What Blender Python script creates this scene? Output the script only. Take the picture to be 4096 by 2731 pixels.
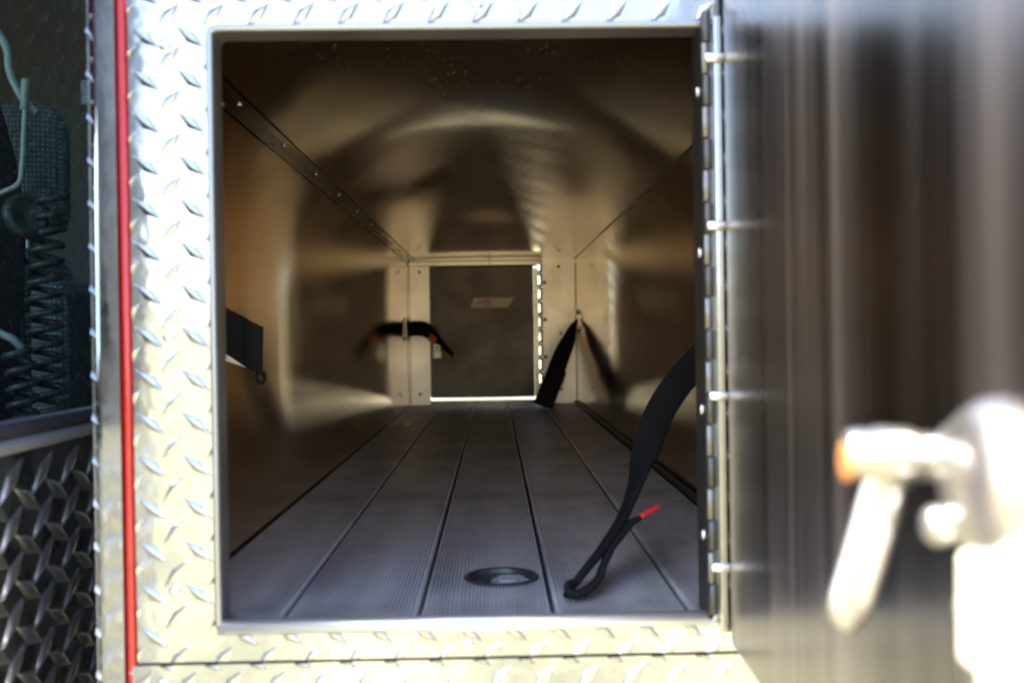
import bpy, bmesh, math, random
from mathutils import Vector, Matrix
random.seed(7)
S = bpy.context.scene
for o in list(bpy.data.objects):
    bpy.data.objects.remove(o, do_unlink=True)
C = S.collection
R = math.radians
H = 1.30                      # lens height above the ground, metres

# ------------------------------------------------------------------ camera
cam = bpy.data.cameras.new('camera')
co = bpy.data.objects.new('camera', cam); C.objects.link(co)
_r = Vector((0.99973029, -0.01815663, -0.01448016))
_u = Vector((0.0145858, 0.00569941, 0.99987738))
_f = Vector((0.01807187, 0.99981891, -0.0059627))
M = Matrix((( _r.x, _u.x, -_f.x, 0), (_r.y, _u.y, -_f.y, 0), (_r.z, _u.z, -_f.z, H), (0, 0, 0, 1)))
co.matrix_world = M
cam.sensor_width = 36; cam.lens = 35
cam.clip_start = 0.02; cam.clip_end = 3000
cam.dof.use_dof = True
cam.dof.focus_distance = 1.52
cam.dof.aperture_fstop = 4.5
cam.dof.aperture_blades = 9
S.camera = co

# ------------------------------------------------------------------ light
SUN_AZ = 14.0                 # light travels +X turned this far towards +Y
SUN_EL = 50.0
W = bpy.data.worlds.new('World'); S.world = W; W.use_nodes = True
wn = W.node_tree.nodes; wl = W.node_tree.links
bg = wn['Background']; sky = wn.new('ShaderNodeTexSky')
sky.sky_type = 'NISHITA'; sky.sun_disc = False
sky.sun_elevation = R(SUN_EL); sky.sun_rotation = R(180 + 90 - SUN_AZ)
sky.dust_density = 2.0; sky.air_density = 1.0; sky.ozone_density = 1.0
wl.new(sky.outputs[0], bg.inputs[0]); bg.inputs[1].default_value = 0.15
sl = bpy.data.lights.new('sun', 'SUN'); sl.energy = 4.5; sl.angle = R(0.53); sl.color = (1, .95, .86)
so = bpy.data.objects.new('sun', sl); C.objects.link(so)
_d = Vector((math.cos(R(SUN_AZ)) * math.cos(R(SUN_EL)), math.sin(R(SUN_AZ)) * math.cos(R(SUN_EL)), -math.sin(R(SUN_EL))))
so.rotation_euler = _d.to_track_quat('-Z', 'Y').to_euler(); so.location = (-6, -2, 9)
S.view_settings.view_transform = 'Standard'; S.view_settings.look = 'None'
S.view_settings.exposure = 2.4; S.view_settings.gamma = 1
S.render.engine = 'CYCLES'
S.cycles.max_bounces = 24; S.cycles.glossy_bounces = 20; S.cycles.diffuse_bounces = 6; S.cycles.transmission_bounces = 8
S.cycles.sample_clamp_indirect = 12; S.cycles.blur_glossy = 0.05

# ------------------------------------------------------------------ materials
def mat(name, base, metal=0., rough=.5, spec=None, coat=0.):
    m = bpy.data.materials.new(name); m.use_nodes = True
    b = m.node_tree.nodes['Principled BSDF']
    b.inputs['Base Color'].default_value = (*base, 1); b.inputs['Metallic'].default_value = metal
    b.inputs['Roughness'].default_value = rough
    if spec is not None: b.inputs['Specular IOR Level'].default_value = spec
    if coat: b.inputs['Coat Weight'].default_value = coat; b.inputs['Coat Roughness'].default_value = .08
    return m
def nodes(m): return m.node_tree.nodes, m.node_tree.links, m.node_tree.nodes['Principled BSDF']
def coords(m, scale=(1, 1, 1), rot=(0, 0, 0), kind='Object'):
    n, l, b = nodes(m)
    t = n.new('ShaderNodeTexCoord'); p = n.new('ShaderNodeMapping')
    p.inputs['Scale'].default_value = scale; p.inputs['Rotation'].default_value = rot
    l.new(t.outputs[kind], p.inputs[0]); return p.outputs[0]
def noise(m, scale, detail=4, rough=.55, vec=None, dist=0.):
    n, l, b = nodes(m); t = n.new('ShaderNodeTexNoise')
    t.inputs['Scale'].default_value = scale; t.inputs['Detail'].default_value = detail
    t.inputs['Roughness'].default_value = rough; t.inputs['Distortion'].default_value = dist
    if vec is not None: l.new(vec, t.inputs['Vector'])
    return t.outputs['Fac']
def ramp(m, fac, stops):
    n, l, b = nodes(m); r = n.new('ShaderNodeValToRGB'); e = r.color_ramp.elements
    while len(e) < len(stops): e.new(.5)
    for k, (p, c) in enumerate(stops):
        e[k].position = p; e[k].color = (c, c, c, 1) if not isinstance(c, tuple) else (*c, 1)
    l.new(fac, r.inputs[0]); return r.outputs[0]
def bump(m, h, strength=.2, dist=.001, prev=None):
    n, l, b = nodes(m); k = n.new('ShaderNodeBump')
    k.inputs['Strength'].default_value = strength; k.inputs['Distance'].default_value = dist
    l.new(h, k.inputs['Height'])
    if prev is not None: l.new(prev, k.inputs['Normal'])
    l.new(k.outputs[0], b.inputs['Normal']); return k.outputs[0]
def mix(m, fac, a, b_):
    n, l, b = nodes(m); x = n.new('ShaderNodeMix'); x.data_type = 'RGBA'
    if isinstance(fac, float): x.inputs[0].default_value = fac
    else: l.new(fac, x.inputs[0])
    for i, v in ((6, a), (7, b_)):
        if isinstance(v, tuple): x.inputs[i].default_value = (*v, 1)
        else: l.new(v, x.inputs[i])
    return x.outputs[2]
def link(m, s, inp): m.node_tree.links.new(s, nodes(m)[2].inputs[inp])

MT = {}
# polished tread plate
m = MT['plate'] = mat('tread_plate_aluminium', (.84, .85, .86), 1, .13)
v = coords(m); link(m, ramp(m, noise(m, 22, 5, .6, v, .6), [(.3, .06), (.75, .17)]), 'Roughness')
link(m, mix(m, ramp(m, noise(m, 60, 4, .7, v), [(.45, 0.), (.75, .35)]), (.60, .605, .61), (.44, .43, .40)), 'Base Color')
bump(m, noise(m, 35, 2, .5, v), .25, .0015)
m = MT['lug'] = mat('tread_lug_aluminium', (.56, .565, .58), 1, .24)
v = coords(m); bump(m, noise(m, 260, 3, .5, v), .15, .0006)
# cab wall tread plate: darker and rougher metal
m = MT['plate_dull'] = mat('tread_plate_dull', (.42, .42, .45), 1, .28)
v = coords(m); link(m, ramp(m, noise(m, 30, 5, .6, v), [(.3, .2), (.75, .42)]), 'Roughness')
# compartment sheet
def sheet(name, lo, hi, base, dust=False, grain=(1, 1, 1), brushed=None):
    m = mat(name, base, 1, .15)
    v = coords(m); vs = coords(m, grain)
    link(m, ramp(m, noise(m, 7, 6, .62, v, .5), [(.28, lo), (.78, hi)]), 'Roughness')
    sm = ramp(m, noise(m, 3.2, 6, .65, v, 1.2), [(.35, 0.), (.8, .45)])
    col = mix(m, sm, base, tuple(c * .72 for c in base))
    pv = bump(m, noise(m, 240, 2, .5, vs), .035, .0006)
    pv = bump(m, noise(m, 2.3, 2, .4, v), .12, .01, pv)
    if brushed:      # fine scratches along the sheet tip the normal across the grain
        n, l, b = nodes(m); ax, amp = brushed
        ps = n.new('ShaderNodeNewGeometry'); sc = n.new('ShaderNodeVectorMath'); sc.operation = 'SCALE'; sc.inputs['Scale'].default_value = 9000
        l.new(ps.outputs['Position'], sc.inputs[0])
        wn_ = n.new('ShaderNodeTexWhiteNoise'); wn_.noise_dimensions = '3D'; l.new(sc.outputs[0], wn_.inputs['Vector'])
        sp = n.new('ShaderNodeSeparateColor'); l.new(wn_.outputs['Color'], sp.inputs[0])
        a1 = n.new('ShaderNodeMath'); a1.operation = 'ADD'; l.new(sp.outputs[0], a1.inputs[0]); l.new(sp.outputs[1], a1.inputs[1])
        a2 = n.new('ShaderNodeMath'); a2.operation = 'SUBTRACT'; l.new(a1.outputs[0], a2.inputs[0]); a2.inputs[1].default_value = 1
        a3 = n.new('ShaderNodeMath'); a3.operation = 'MULTIPLY'; l.new(a2.outputs[0], a3.inputs[0]); a3.inputs[1].default_value = amp
        cb = n.new('ShaderNodeCombineXYZ'); l.new(a3.outputs[0], cb.inputs[ax])
        av = n.new('ShaderNodeVectorMath'); av.operation = 'ADD'; l.new(pv, av.inputs[0]); l.new(cb.outputs[0], av.inputs[1])
        nm = n.new('ShaderNodeVectorMath'); nm.operation = 'NORMALIZE'; l.new(av.outputs[0], nm.inputs[0])
        l.new(nm.outputs[0], b.inputs['Normal'])
    if dust:
        n, l, b = nodes(m)
        vo = n.new('ShaderNodeTexVoronoi'); vo.inputs['Scale'].default_value = 150; l.new(v, vo.inputs['Vector'])
        vo.inputs['Randomness'].default_value = 1
        spot = ramp(m, vo.outputs['Distance'], [(.10, 1.), (.17, 0.)])
        reg = ramp(m, noise(m, 5.0, 4, .6, v, .4), [(.37, 0.), (.50, 1.)])
        rnd = n.new('ShaderNodeSeparateColor'); l.new(vo.outputs['Color'], rnd.inputs[0])
        keep = ramp(m, rnd.outputs[0], [(.42, 0.), (.5, 1.)])
        mu = n.new('ShaderNodeMath'); mu.operation = 'MULTIPLY'; l.new(spot, mu.inputs[0]); l.new(reg, mu.inputs[1])
        m2 = n.new('ShaderNodeMath'); m2.operation = 'MULTIPLY'; l.new(mu.outputs[0], m2.inputs[0]); l.new(keep, m2.inputs[1])
        col = mix(m, m2.outputs[0], col, (.75, .66, .48))
        inv = n.new('ShaderNodeMath'); inv.operation = 'SUBTRACT'; inv.inputs[0].default_value = 1; l.new(m2.outputs[0], inv.inputs[1])
        link(m, inv.outputs[0], 'Metallic')
    link(m, col, 'Base Color'); return m
SHEET = (.665, .50, .325)  # aluminium; the warm gold of bounced light is put into its colour
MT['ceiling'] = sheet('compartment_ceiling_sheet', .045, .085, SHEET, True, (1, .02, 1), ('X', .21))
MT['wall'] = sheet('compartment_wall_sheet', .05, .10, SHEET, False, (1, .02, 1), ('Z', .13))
MT['endsheet'] = sheet('compartment_end_sheet', .28, .42, (.68, .585, .475))
MT['angle'] = sheet('aluminium_angle', .10, .18, (.46, .38, .28))
m = MT['flange'] = sheet('opening_flange', .30, .48, (.50, .505, .52)); nodes(m)[2].inputs['Metallic'].default_value = .9
# opened door's inner pan: vertically brushed, scuffed
m = MT['pan'] = mat('brushed_door_pan', (.40, .37, .36), 1, .25)
vv = coords(m, (1, 1, .025)); v = coords(m)
st = noise(m, 55, 5, .6, vv); st2 = noise(m, 16, 3, .5, vv, .3)
link(m, mix(m, ramp(m, st2, [(.36, 0.), (.66, 1.)]), (.15, .135, .13), (.50, .45, .43)), 'Base Color')
link(m, ramp(m, st2, [(.35, .22), (.7, .46)]), 'Roughness')
pv = bump(m, st, .24, .0016)
m = MT['reardoor'] = mat('rear_door_pan', (.10, .086, .07), 1, .42)  # front door's metal darkened: its dark reflection is put into the colour
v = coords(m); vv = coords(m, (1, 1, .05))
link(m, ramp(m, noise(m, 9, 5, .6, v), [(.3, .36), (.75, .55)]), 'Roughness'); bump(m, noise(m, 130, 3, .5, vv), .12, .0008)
m = MT['chrome'] = mat('zinc_hardware', (.88, .87, .86), 1, .18)
v = coords(m); bump(m, noise(m, 150, 3, .5, v), .12, .0006)
MT['latchwhite'] = mat('latch_casting', (.50, .48, .46), .95, .30)
MT['orange_glint'] = mat('orange_glint_cap', (.85, .32, .12), .7, .4)  # orange reflection on the spindle's end, put into the cap's colour
MT['cream'] = mat('cream_plate', (.86, .82, .68), .55, .42)
MT['steel'] = mat('hinge_steel', (.22, .21, .205), 1, .36)
MT['darksteel'] = mat('screw_dark', (.10, .09, .08), .8, .45)
# deck planks
def deck(name, a, b_):
    m = mat(name, a, 0, .45, .6)
    v = coords(m, (1, .06, 1)); v2 = coords(m)
    col = mix(m, ramp(m, noise(m, 38, 5, .65, v), [(.3, 0.), (.72, 1.)]), a, b_)
    scuff = ramp(m, noise(m, 9, 6, .7, v2, .8), [(.52, 0.), (.74, .5)])
    col = mix(m, scuff, col, (.58, .57, .58))
    dirt = ramp(m, noise(m, 5, 5, .65, v2, .3), [(.48, 0.), (.68, .75)])
    col = mix(m, dirt, col, (.15, .143, .145))
    n, l, bb = nodes(m); vo = n.new('ShaderNodeTexVoronoi'); vo.inputs['Scale'].default_value = 62; l.new(v2, vo.inputs['Vector'])
    rnd = n.new('ShaderNodeSeparateColor'); l.new(vo.outputs['Color'], rnd.inputs[0])
    mu = n.new('ShaderNodeMath'); mu.operation = 'MULTIPLY'
    l.new(ramp(m, vo.outputs['Distance'], [(.07, 1.), (.13, 0.)]), mu.inputs[0]); l.new(ramp(m, rnd.outputs[1], [(.9, 0.), (.93, 1.)]), mu.inputs[1])
    col = mix(m, mu.outputs[0], col, (.5, .5, .5))
    link(m, col, 'Base Color'); link(m, ramp(m, noise(m, 30, 4, .6, v2), [(.3, .30), (.75, .52)]), 'Roughness')
    bump(m, noise(m, 300, 3, .6, v), .25, .0006); return m
MT['deck0'] = deck('composite_deck', (.34, .34, .37), (.50, .495, .525))
MT['deck1'] = deck('composite_deck_b', (.37, .365, .39), (.53, .52, .55))
MT['rubber'] = mat('black_rubber', (.018, .018, .02), 0, .5)
MT['seal'] = mat('window_seal_rubber', (.03, .03, .036), 0, .32, .6)
MT['cup'] = mat('black_plastic_cup', (.03, .031, .036), 0, .3, .6)
MT['knob'] = mat('grey_knob_plastic', (.30, .30, .33), 0, .42)
def web(name, base):
    m = mat(name, base, 0, .8, .14); n, l, b = nodes(m)
    w = n.new('ShaderNodeTexWave'); w.inputs['Scale'].default_value = 260; w.wave_type = 'BANDS'; w.bands_direction = 'DIAGONAL'
    l.new(coords(m), w.inputs['Vector']); bump(m, w.outputs['Fac'], .35, .0006)
    b.inputs['Sheen Weight'].default_value = .0; return m
MT['web'] = web('black_webbing', (.011, .011, .013))
MT['sillmetal'] = mat('bright_sill_metal', (.88, .88, .9), .8, .32)
MT['hingedark'] = mat('hinge_dark', (.10, .095, .095), .9, .4)
MT['cablug'] = mat('cab_lug_metal', (.50, .50, .53), .95, .30)
MT['seal_lit'] = mat('lit_seal_rubber', (.16, .16, .18), 0, .35, .6)  # seal rubber again, with its light grey highlight put into the colour
MT['redtag'] = mat('red_vinyl', (.75, .03, .03), 0, .45)
MT['orange'] = mat('orange_tag', (.62, .20, .05), 0, .55)
MT['ivory'] = mat('ivory_hook_tape', (.72, .66, .5), 0, .6)
m = MT['red'] = mat('red_body_paint', (.62, .012, .012), 0, .18, .5, 1.)
v = coords(m); link(m, mix(m, ramp(m, noise(m, 40, 3, .5, v), [(.4, 0.), (.8, .25)]), (.62, .012, .012), (.5, .03, .02)), 'Base Color')
m = MT['tape'] = mat('masking_tape', (.62, .56, .45), 0, .65)
v = coords(m); link(m, mix(m, ramp(m, noise(m, 60, 4, .6, v), [(.35, 0.), (.75, .6)]), (.90, .84, .72), (.68, .62, .50)), 'Base Color')
MT['ink'] = mat('red_marker', (.55, .05, .04), 0, .6)
m = MT['leaf'] = mat('dry_leaf', (.62, .50, .40), 0, .7)
v = coords(m); link(m, mix(m, ramp(m, noise(m, 160, 3, .5, v), [(.4, 0.), (.65, 1.)]), (.66, .58, .50), (.42, .22, .14)), 'Base Color')
# cab
m = MT['fabric'] = mat('ribbed_seat_fabric', (.07, .085, .09), 0, .9)
n, l, b = nodes(m)
w1 = n.new('ShaderNodeTexWave'); w1.inputs['Scale'].default_value = 45; w1.bands_direction = 'Z'; l.new(coords(m), w1.inputs['Vector'])
w2 = n.new('ShaderNodeTexWave'); w2.inputs['Scale'].default_value = 60; w2.bands_direction = 'X'; l.new(coords(m), w2.inputs['Vector'])
ad = n.new('ShaderNodeMath'); ad.operation = 'MULTIPLY'; l.new(w1.outputs['Fac'], ad.inputs[0]); l.new(w2.outputs['Fac'], ad.inputs[1])
link(m, mix(m, ad.outputs[0], (.09, .11, .117), (.32, .37, .38)), 'Base Color'); bump(m, ad.outputs[0], .4, .002)
MT['piping'] = mat('seat_piping', (.03, .035, .037), 0, .6)
MT['cord'] = mat('coil_cord_rubber', (.045, .055, .06), 0, .35, .6)
MT['wire'] = mat('grey_wire', (.35, .42, .42), 0, .35)
MT['greyplastic'] = mat('grey_plastic', (.06, .07, .075), 0, .25, .6)
MT['cabtrim'] = mat('cab_trim', (.22, .22, .225), 0, .7)
MT['tealprint'] = mat('teal_print', (.2, .45, .45), 0, .5)
m = MT['glass'] = bpy.data.materials.new('tinted_glass'); m.use_nodes = True
n = m.node_tree.nodes; l = m.node_tree.links; n.remove(n['Principled BSDF'])
tr = n.new('ShaderNodeBsdfTransparent'); tr.inputs[0].default_value = (.66, .76, .75, 1)
gl = n.new('ShaderNodeBsdfGlossy'); gl.inputs['Roughness'].default_value = .01
fr = n.new('ShaderNodeFresnel'); fr.inputs[0].default_value = 1.5
ge = n.new('ShaderNodeNewGeometry'); iv = n.new('ShaderNodeMath'); iv.operation = 'SUBTRACT'; iv.inputs[0].default_value = 1; l.new(ge.outputs['Backfacing'], iv.inputs[1])
mf = n.new('ShaderNodeMath'); mf.operation = 'MULTIPLY'; l.new(fr.outputs[0], mf.inputs[0]); l.new(iv.outputs[0], mf.inputs[1])
mx = n.new('ShaderNodeMixShader'); l.new(mf.outputs[0], mx.inputs[0]); l.new(tr.outputs[0], mx.inputs[1]); l.new(gl.outputs[0], mx.inputs[2])
l.new(mx.outputs[0], n['Material Output'].inputs[0])
# ground
m = MT['ground'] = mat('pale_dry_ground', (.50, .43, .25), 0, .9, .2)
v = coords(m); c = mix(m, ramp(m, noise(m, .35, 6, .6, v), [(.35, 0.), (.7, 1.)]), (.42, .38, .21), (.32, .29, .165))
c = mix(m, ramp(m, noise(m, 9, 6, .7, v), [(.4, 0.), (.75, .4)]), c, (.42, .37, .22))
c = mix(m, ramp(m, noise(m, 1.1, 3, .5, v, .6), [(.44, 0.), (.52, .9)]), c, (.13, .135, .095))  # dark patches added to stand in for nearby things reflected in the plate
link(m, c, 'Base Color')

# ------------------------------------------------------------------ mesh helpers
WLOC = {}
def tag(o, label=None, cat=None, group=None, kind=None):
    if label: o['label'] = label
    if cat: o['category'] = cat
    if group: o['group'] = group
    if kind: o['kind'] = kind
    return o
def empty(name, loc, parent=None):
    o = bpy.data.objects.new(name, None); C.objects.link(o); o.empty_display_size = .05
    w = Vector(loc) + Vector((0, 0, H)); WLOC[o.name] = w
    if parent: o.parent = parent; o.location = w - WLOC[parent.name]
    else: o.location = w
    return o
def place(o, w, parent):
    WLOC[o.name] = w
    if parent: o.parent = parent; o.location = w - WLOC[parent.name]
    else: o.location = w
def mk(name, vf, material, parent=None, smooth=False, bevel=0., solid=0., subd=0):
    verts, faces = vf
    lo = [min(p[i] for p in verts) for i in range(3)]; hi = [max(p[i] for p in verts) for i in range(3)]
    og = Vector(((lo[0] + hi[0]) / 2, (lo[1] + hi[1]) / 2, lo[2]))
    me = bpy.data.meshes.new(name); me.from_pydata([tuple(Vector(p) - og) for p in verts], [], faces)
    bm = bmesh.new(); bm.from_mesh(me); bmesh.ops.recalc_face_normals(bm, faces=bm.faces); bm.to_mesh(me); bm.free()
    me.materials.append(MT[material])
    if smooth:
        for p in me.polygons: p.use_smooth = True
    o = bpy.data.objects.new(name, me); C.objects.link(o)
    place(o, og + Vector((0, 0, H)), parent)
    if solid:
        k = o.modifiers.new('solid', 'SOLIDIFY'); k.thickness = solid; k.offset = -1
    if bevel:
        k = o.modifiers.new('bevel', 'BEVEL'); k.width = bevel; k.segments = 2; k.limit_method = 'ANGLE'; k.angle_limit = R(35)
        k.harden_normals = False
    if subd:
        k = o.modifiers.new('sub', 'SUBSURF'); k.levels = subd; k.render_levels = subd
    return o
def join(*parts):
    V, F = [], []
    for v, f in parts:
        n = len(V); V += list(v); F += [tuple(i + n for i in q) for q in f]
    return V, F
def box(x0, x1, y0, y1, z0, z1):
    return ([(x0, y0, z0), (x1, y0, z0), (x1, y1, z0), (x0, y1, z0), (x0, y0, z1), (x1, y0, z1), (x1, y1, z1), (x0, y1, z1)],
            [(0, 3, 2, 1), (4, 5, 6, 7), (0, 1, 5, 4), (1, 2, 6, 5), (2, 3, 7, 6), (3, 0, 4, 7)])
def frame_axes(d):
    d = Vector(d).normalized(); a = Vector((0, 0, 1)) if abs(d.z) < .9 else Vector((1, 0, 0))
    e1 = d.cross(a).normalized(); return d, e1, d.cross(e1)
def lathe(p, d, prof, n=16, caps=True):
    """revolve prof [(along, radius)] about axis d from p"""
    p = Vector(p); d, e1, e2 = frame_axes(d); V, F = [], []
    for t, r in prof:
        for k in range(n):
            a = 2 * math.pi * k / n; V.append(tuple(p + d * t + (e1 * math.cos(a) + e2 * math.sin(a)) * max(r, 1e-5)))
    for j in range(len(prof) - 1):
        for k in range(n):
            F.append((j * n + k, j * n + (k + 1) % n, (j + 1) * n + (k + 1) % n, (j + 1) * n + k))
    if caps: F.append(tuple(range(n))[::-1]); F.append(tuple((len(prof) - 1) * n + k for k in range(n)))
    return V, F
def cyl(p0, p1, r, n=16, ch=None):
    d = Vector(p1) - Vector(p0); L = d.length; c = r * .15 if ch is None else ch
    return lathe(p0, d, [(0, r - c), (c, r), (L - c, r), (L, r - c)], n)
def spline(pts, k=8):
    P = [Vector(p) for p in pts]; P = [P[0] * 2 - P[1]] + P + [P[-1] * 2 - P[-2]]; out = []
    for i in range(1, len(P) - 2):
        for j in range(k):
            t = j / k; a, b, c, d = P[i - 1:i + 3]
            out.append(.5 * ((2 * b) + (c - a) * t + (2 * a - 5 * b + 4 * c - d) * t * t + (3 * b - a - 3 * c + d) * t ** 3))
    out.append(P[-2]); return out
def tube(pts, r, n=8):
    V, F = [], []; e = None
    for i, p in enumerate(pts):
        p = Vector(p); t = (Vector(pts[min(i + 1, len(pts) - 1)]) - Vector(pts[max(i - 1, 0)])).normalized()
        if e is None: _, e, _ = frame_axes(t)
        e = (e - t * e.dot(t)).normalized(); g = t.cross(e); rr = r(i / (len(pts) - 1)) if callable(r) else r
        for k in range(n):
            a = 2 * math.pi * k / n; V.append(tuple(p + (e * math.cos(a) + g * math.sin(a)) * rr))
    for i in range(len(pts) - 1):
        for k in range(n): F.append((i * n + k, i * n + (k + 1) % n, (i + 1) * n + (k + 1) % n, (i + 1) * n + k))
    F.append(tuple(range(n))[::-1]); F.append(tuple((len(pts) - 1) * n + k for k in range(n)))
    return V, F
def ribbon(pts, wdirs, width, th, k=8, shear=False):
    """webbing: centre line, direction across the strap at each point, width and thickness"""
    P = spline(pts, k); Wd = spline(wdirs, k); V, F = [], []
    for i, p in enumerate(P):
        t = (P[min(i + 1, len(P) - 1)] - P[max(i - 1, 0)]).normalized()
        w = Wd[i].normalized() if shear else (Wd[i] - t * Wd[i].dot(t)).normalized(); n = t.cross(w).normalized()
        wd = width(i / (len(P) - 1)) if callable(width) else width
        h = wd / 2; q = th / 2; e = min(q, h) * .9
        for a, b in ((-h, -q + e * .5), (-h + e, -q), (h - e, -q), (h, -q + e * .5), (h, q - e * .5), (h - e, q), (-h + e, q), (-h, q - e * .5)):
            V.append(tuple(p + w * a + n * b))
    m = 8
    for i in range(len(P) - 1):
        for j in range(m): F.append((i * m + j, i * m + (j + 1) % m, (i + 1) * m + (j + 1) % m, (i + 1) * m + j))
    F.append(tuple(range(m))[::-1]); F.append(tuple((len(P) - 1) * m + j for j in range(m)))
    return V, F
def grid(fn, nu, nv):
    V = [fn(i / nu, j / nv) for j in range(nv + 1) for i in range(nu + 1)]
    F = [(j * (nu + 1) + i, j * (nu + 1) + i + 1, (j + 1) * (nu + 1) + i + 1, (j + 1) * (nu + 1) + i) for j in range(nv) for i in range(nu)]
    return V, F

# ------------------------------------------------------------------ measures (metres, lens at origin, Y runs into the truck)
D0, YB = .8279, 3.5519                       # outer skin of the body side, far end wall
XL, XR, ZT, ZB = -.2305, .1816, .2558, -.2405  # door opening
WL_, WR_, ZC, ZF = -.2997, .2936, .2718, -.2419

# ------------------------------------------------------------------ setting
g = mk('ground', grid(lambda u, v: ((u - .5) * 1600, (v - .5) * 1600, -H + .0), 40, 40), 'ground')
tag(g, kind='structure')

truck = empty('fire_truck', (0, 2.2, -H))
tag(truck, 'fire truck body of bright diamond plate with its long storage compartment standing open', 'truck')

# ------------------------------------------------------------------ tread plate panels
def rrect(x0, x1, z0, z1, r, n=5):
    out = []
    for cx, cz, a0 in ((x1 - r, z1 - r, 0), (x0 + r, z1 - r, 90), (x0 + r, z0 + r, 180), (x1 - r, z0 + r, 270)):
        for k in range(n + 1):
            a = R(a0 + 90 * k / n); out.append((cx + r * math.cos(a), cz + r * math.sin(a)))
    return out
def outer_for(loop, x0, x1, z0, z1, n=5):
    c = [(x1, z1), (x0, z1), (x0, z0), (x1, z0)]
    return [c[i // (n + 1)] for i in range(len(loop))]
PX0, PX1, PZ0, PZ1 = -.2985, .60, -.2662, .56
def frame_panel():
    n = 5; r = .006
    inn = rrect(XL, XR, ZB, ZT, r, n); out = outer_for(inn, PX0, PX1, PZ0, PZ1, n)
    V = []; F = []; k = len(inn)
    for Y in (D0, D0 + .003):
        V += [(x, Y, z) for x, z in inn]; V += [(x, Y, z) for x, z in out]
    for i in range(k):
        j = (i + 1) % k; same = out[i] == out[j]
        for b, flip in ((0, 0), (2 * k, 1)):
            q = (b + i, b + k + i, b + k + j, b + j) if not same else (b + i, b + k + i, b + j)
            F.append(q)
        F.append((i, j, 2 * k + j, 2 * k + i))
        if not same: F.append((k + i, k + j, 3 * k + j, 3 * k + i))
    return V, F
def clean(o, d=1e-6):
    bm = bmesh.new(); bm.from_mesh(o.data); bmesh.ops.remove_doubles(bm, verts=bm.verts, dist=d)
    bmesh.ops.recalc_face_normals(bm, faces=bm.faces); bm.to_mesh(o.data); bm.free(); return o
main_panel = clean(mk('diamond_plate_panel', frame_panel(), 'plate', truck))
low_panel = mk('diamond_plate_skirt', box(-.3055, .60, D0, D0 + .003, -.80, -.2688), 'plate', truck)
mk('seam_shade_backing', box(-.2985, .60, D0 + .0034, D0 + .005, -.285, -.255), 'rubber', truck)  # black sheet added behind the open seam to make its shade dark
low_panel['label'] = 'lower diamond plate panel under the compartment sill'
# corner trim that wraps round to the body's end
def corner_trim():
    x0, x1 = -.3295, -.3085; r = .006; pr = [(x1, D0), (x0 + r, D0)]
    for k in range(1, 6):
        a = R(90 * k / 5); pr.append((x0 + r - r * math.sin(a), D0 + r - r * math.cos(a)))
    pr.append((x0, 3.4)); V, F = [], []
    for z in (-.80, .56): V += [(x, y, z) for x, y in pr]
    m = len(pr)
    for i in range(m - 1): F.append((i, i + 1, m + i + 1, m + i))
    return V, F
trim = mk('corner_trim', corner_trim(), 'plate', truck, solid=-.0025); trim['label'] = 'narrow diamond plate corner strip left of the red seam'
for p in trim.data.polygons: p.use_smooth = len(p.vertices) == 4 and p.area < .02
# red painted post in the seam
mk('red_post', cyl((-.3042, D0 + .0040, -.8), (-.3042, D0 + .0040, .56), .0042, 20, .0005), 'red', truck, True)
mk('post_backing', box(-.3285, -.2990, D0 + .0115, D0 + .014, -.80, .56), 'red', truck)

# --- raised lugs
def lug_mesh(L=.0164, Wd=.0054, h=.0018):
    """one raised bar lying along local X, pushing out along -Y"""
    n = 9; ring0, ring1 = [], []
    for sgn in (1, -1):
        for k in range(n if sgn == 1 else n):
            t = -1 + 2 * k / (n - 1); t *= sgn
            w = Wd * (1 - abs(t)) ** 1.1 * sgn
            ring0.append((t * L, w))
    pts = []
    for p in ring0:
        if not pts or (abs(p[0] - pts[-1][0]) + abs(p[1] - pts[-1][1])) > 1e-6: pts.append(p)
    if abs(pts[0][0] - pts[-1][0]) + abs(pts[0][1] - pts[-1][1]) < 1e-6: pts.pop()
    m = len(pts); V = [(x, .0003, z) for x, z in pts] + [(x * .86, -h * .75, z * .55) for x, z in pts] + [(x * .62, -h, z * .16) for x, z in pts]
    F = []
    for j in (0, 1):
        for i in range(m): F.append((j * m + i, j * m + (i + 1) % m, (j + 1) * m + (i + 1) % m, (j + 1) * m + i))
    F.append(tuple(2 * m + i for i in range(m)))
    me = bpy.data.meshes.new('tread_lug'); me.from_pydata(V, [], F)
    bm = bmesh.new(); bm.from_mesh(me); bmesh.ops.recalc_face_normals(bm, faces=bm.faces); bm.to_mesh(me); bm.free()
    for p in me.polygons: p.use_smooth = True
    me.materials.append(MT['lug']); return me
LUG = lug_mesh()
LPX, LPZ = .0371, .0354
LS = 46.0
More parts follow.
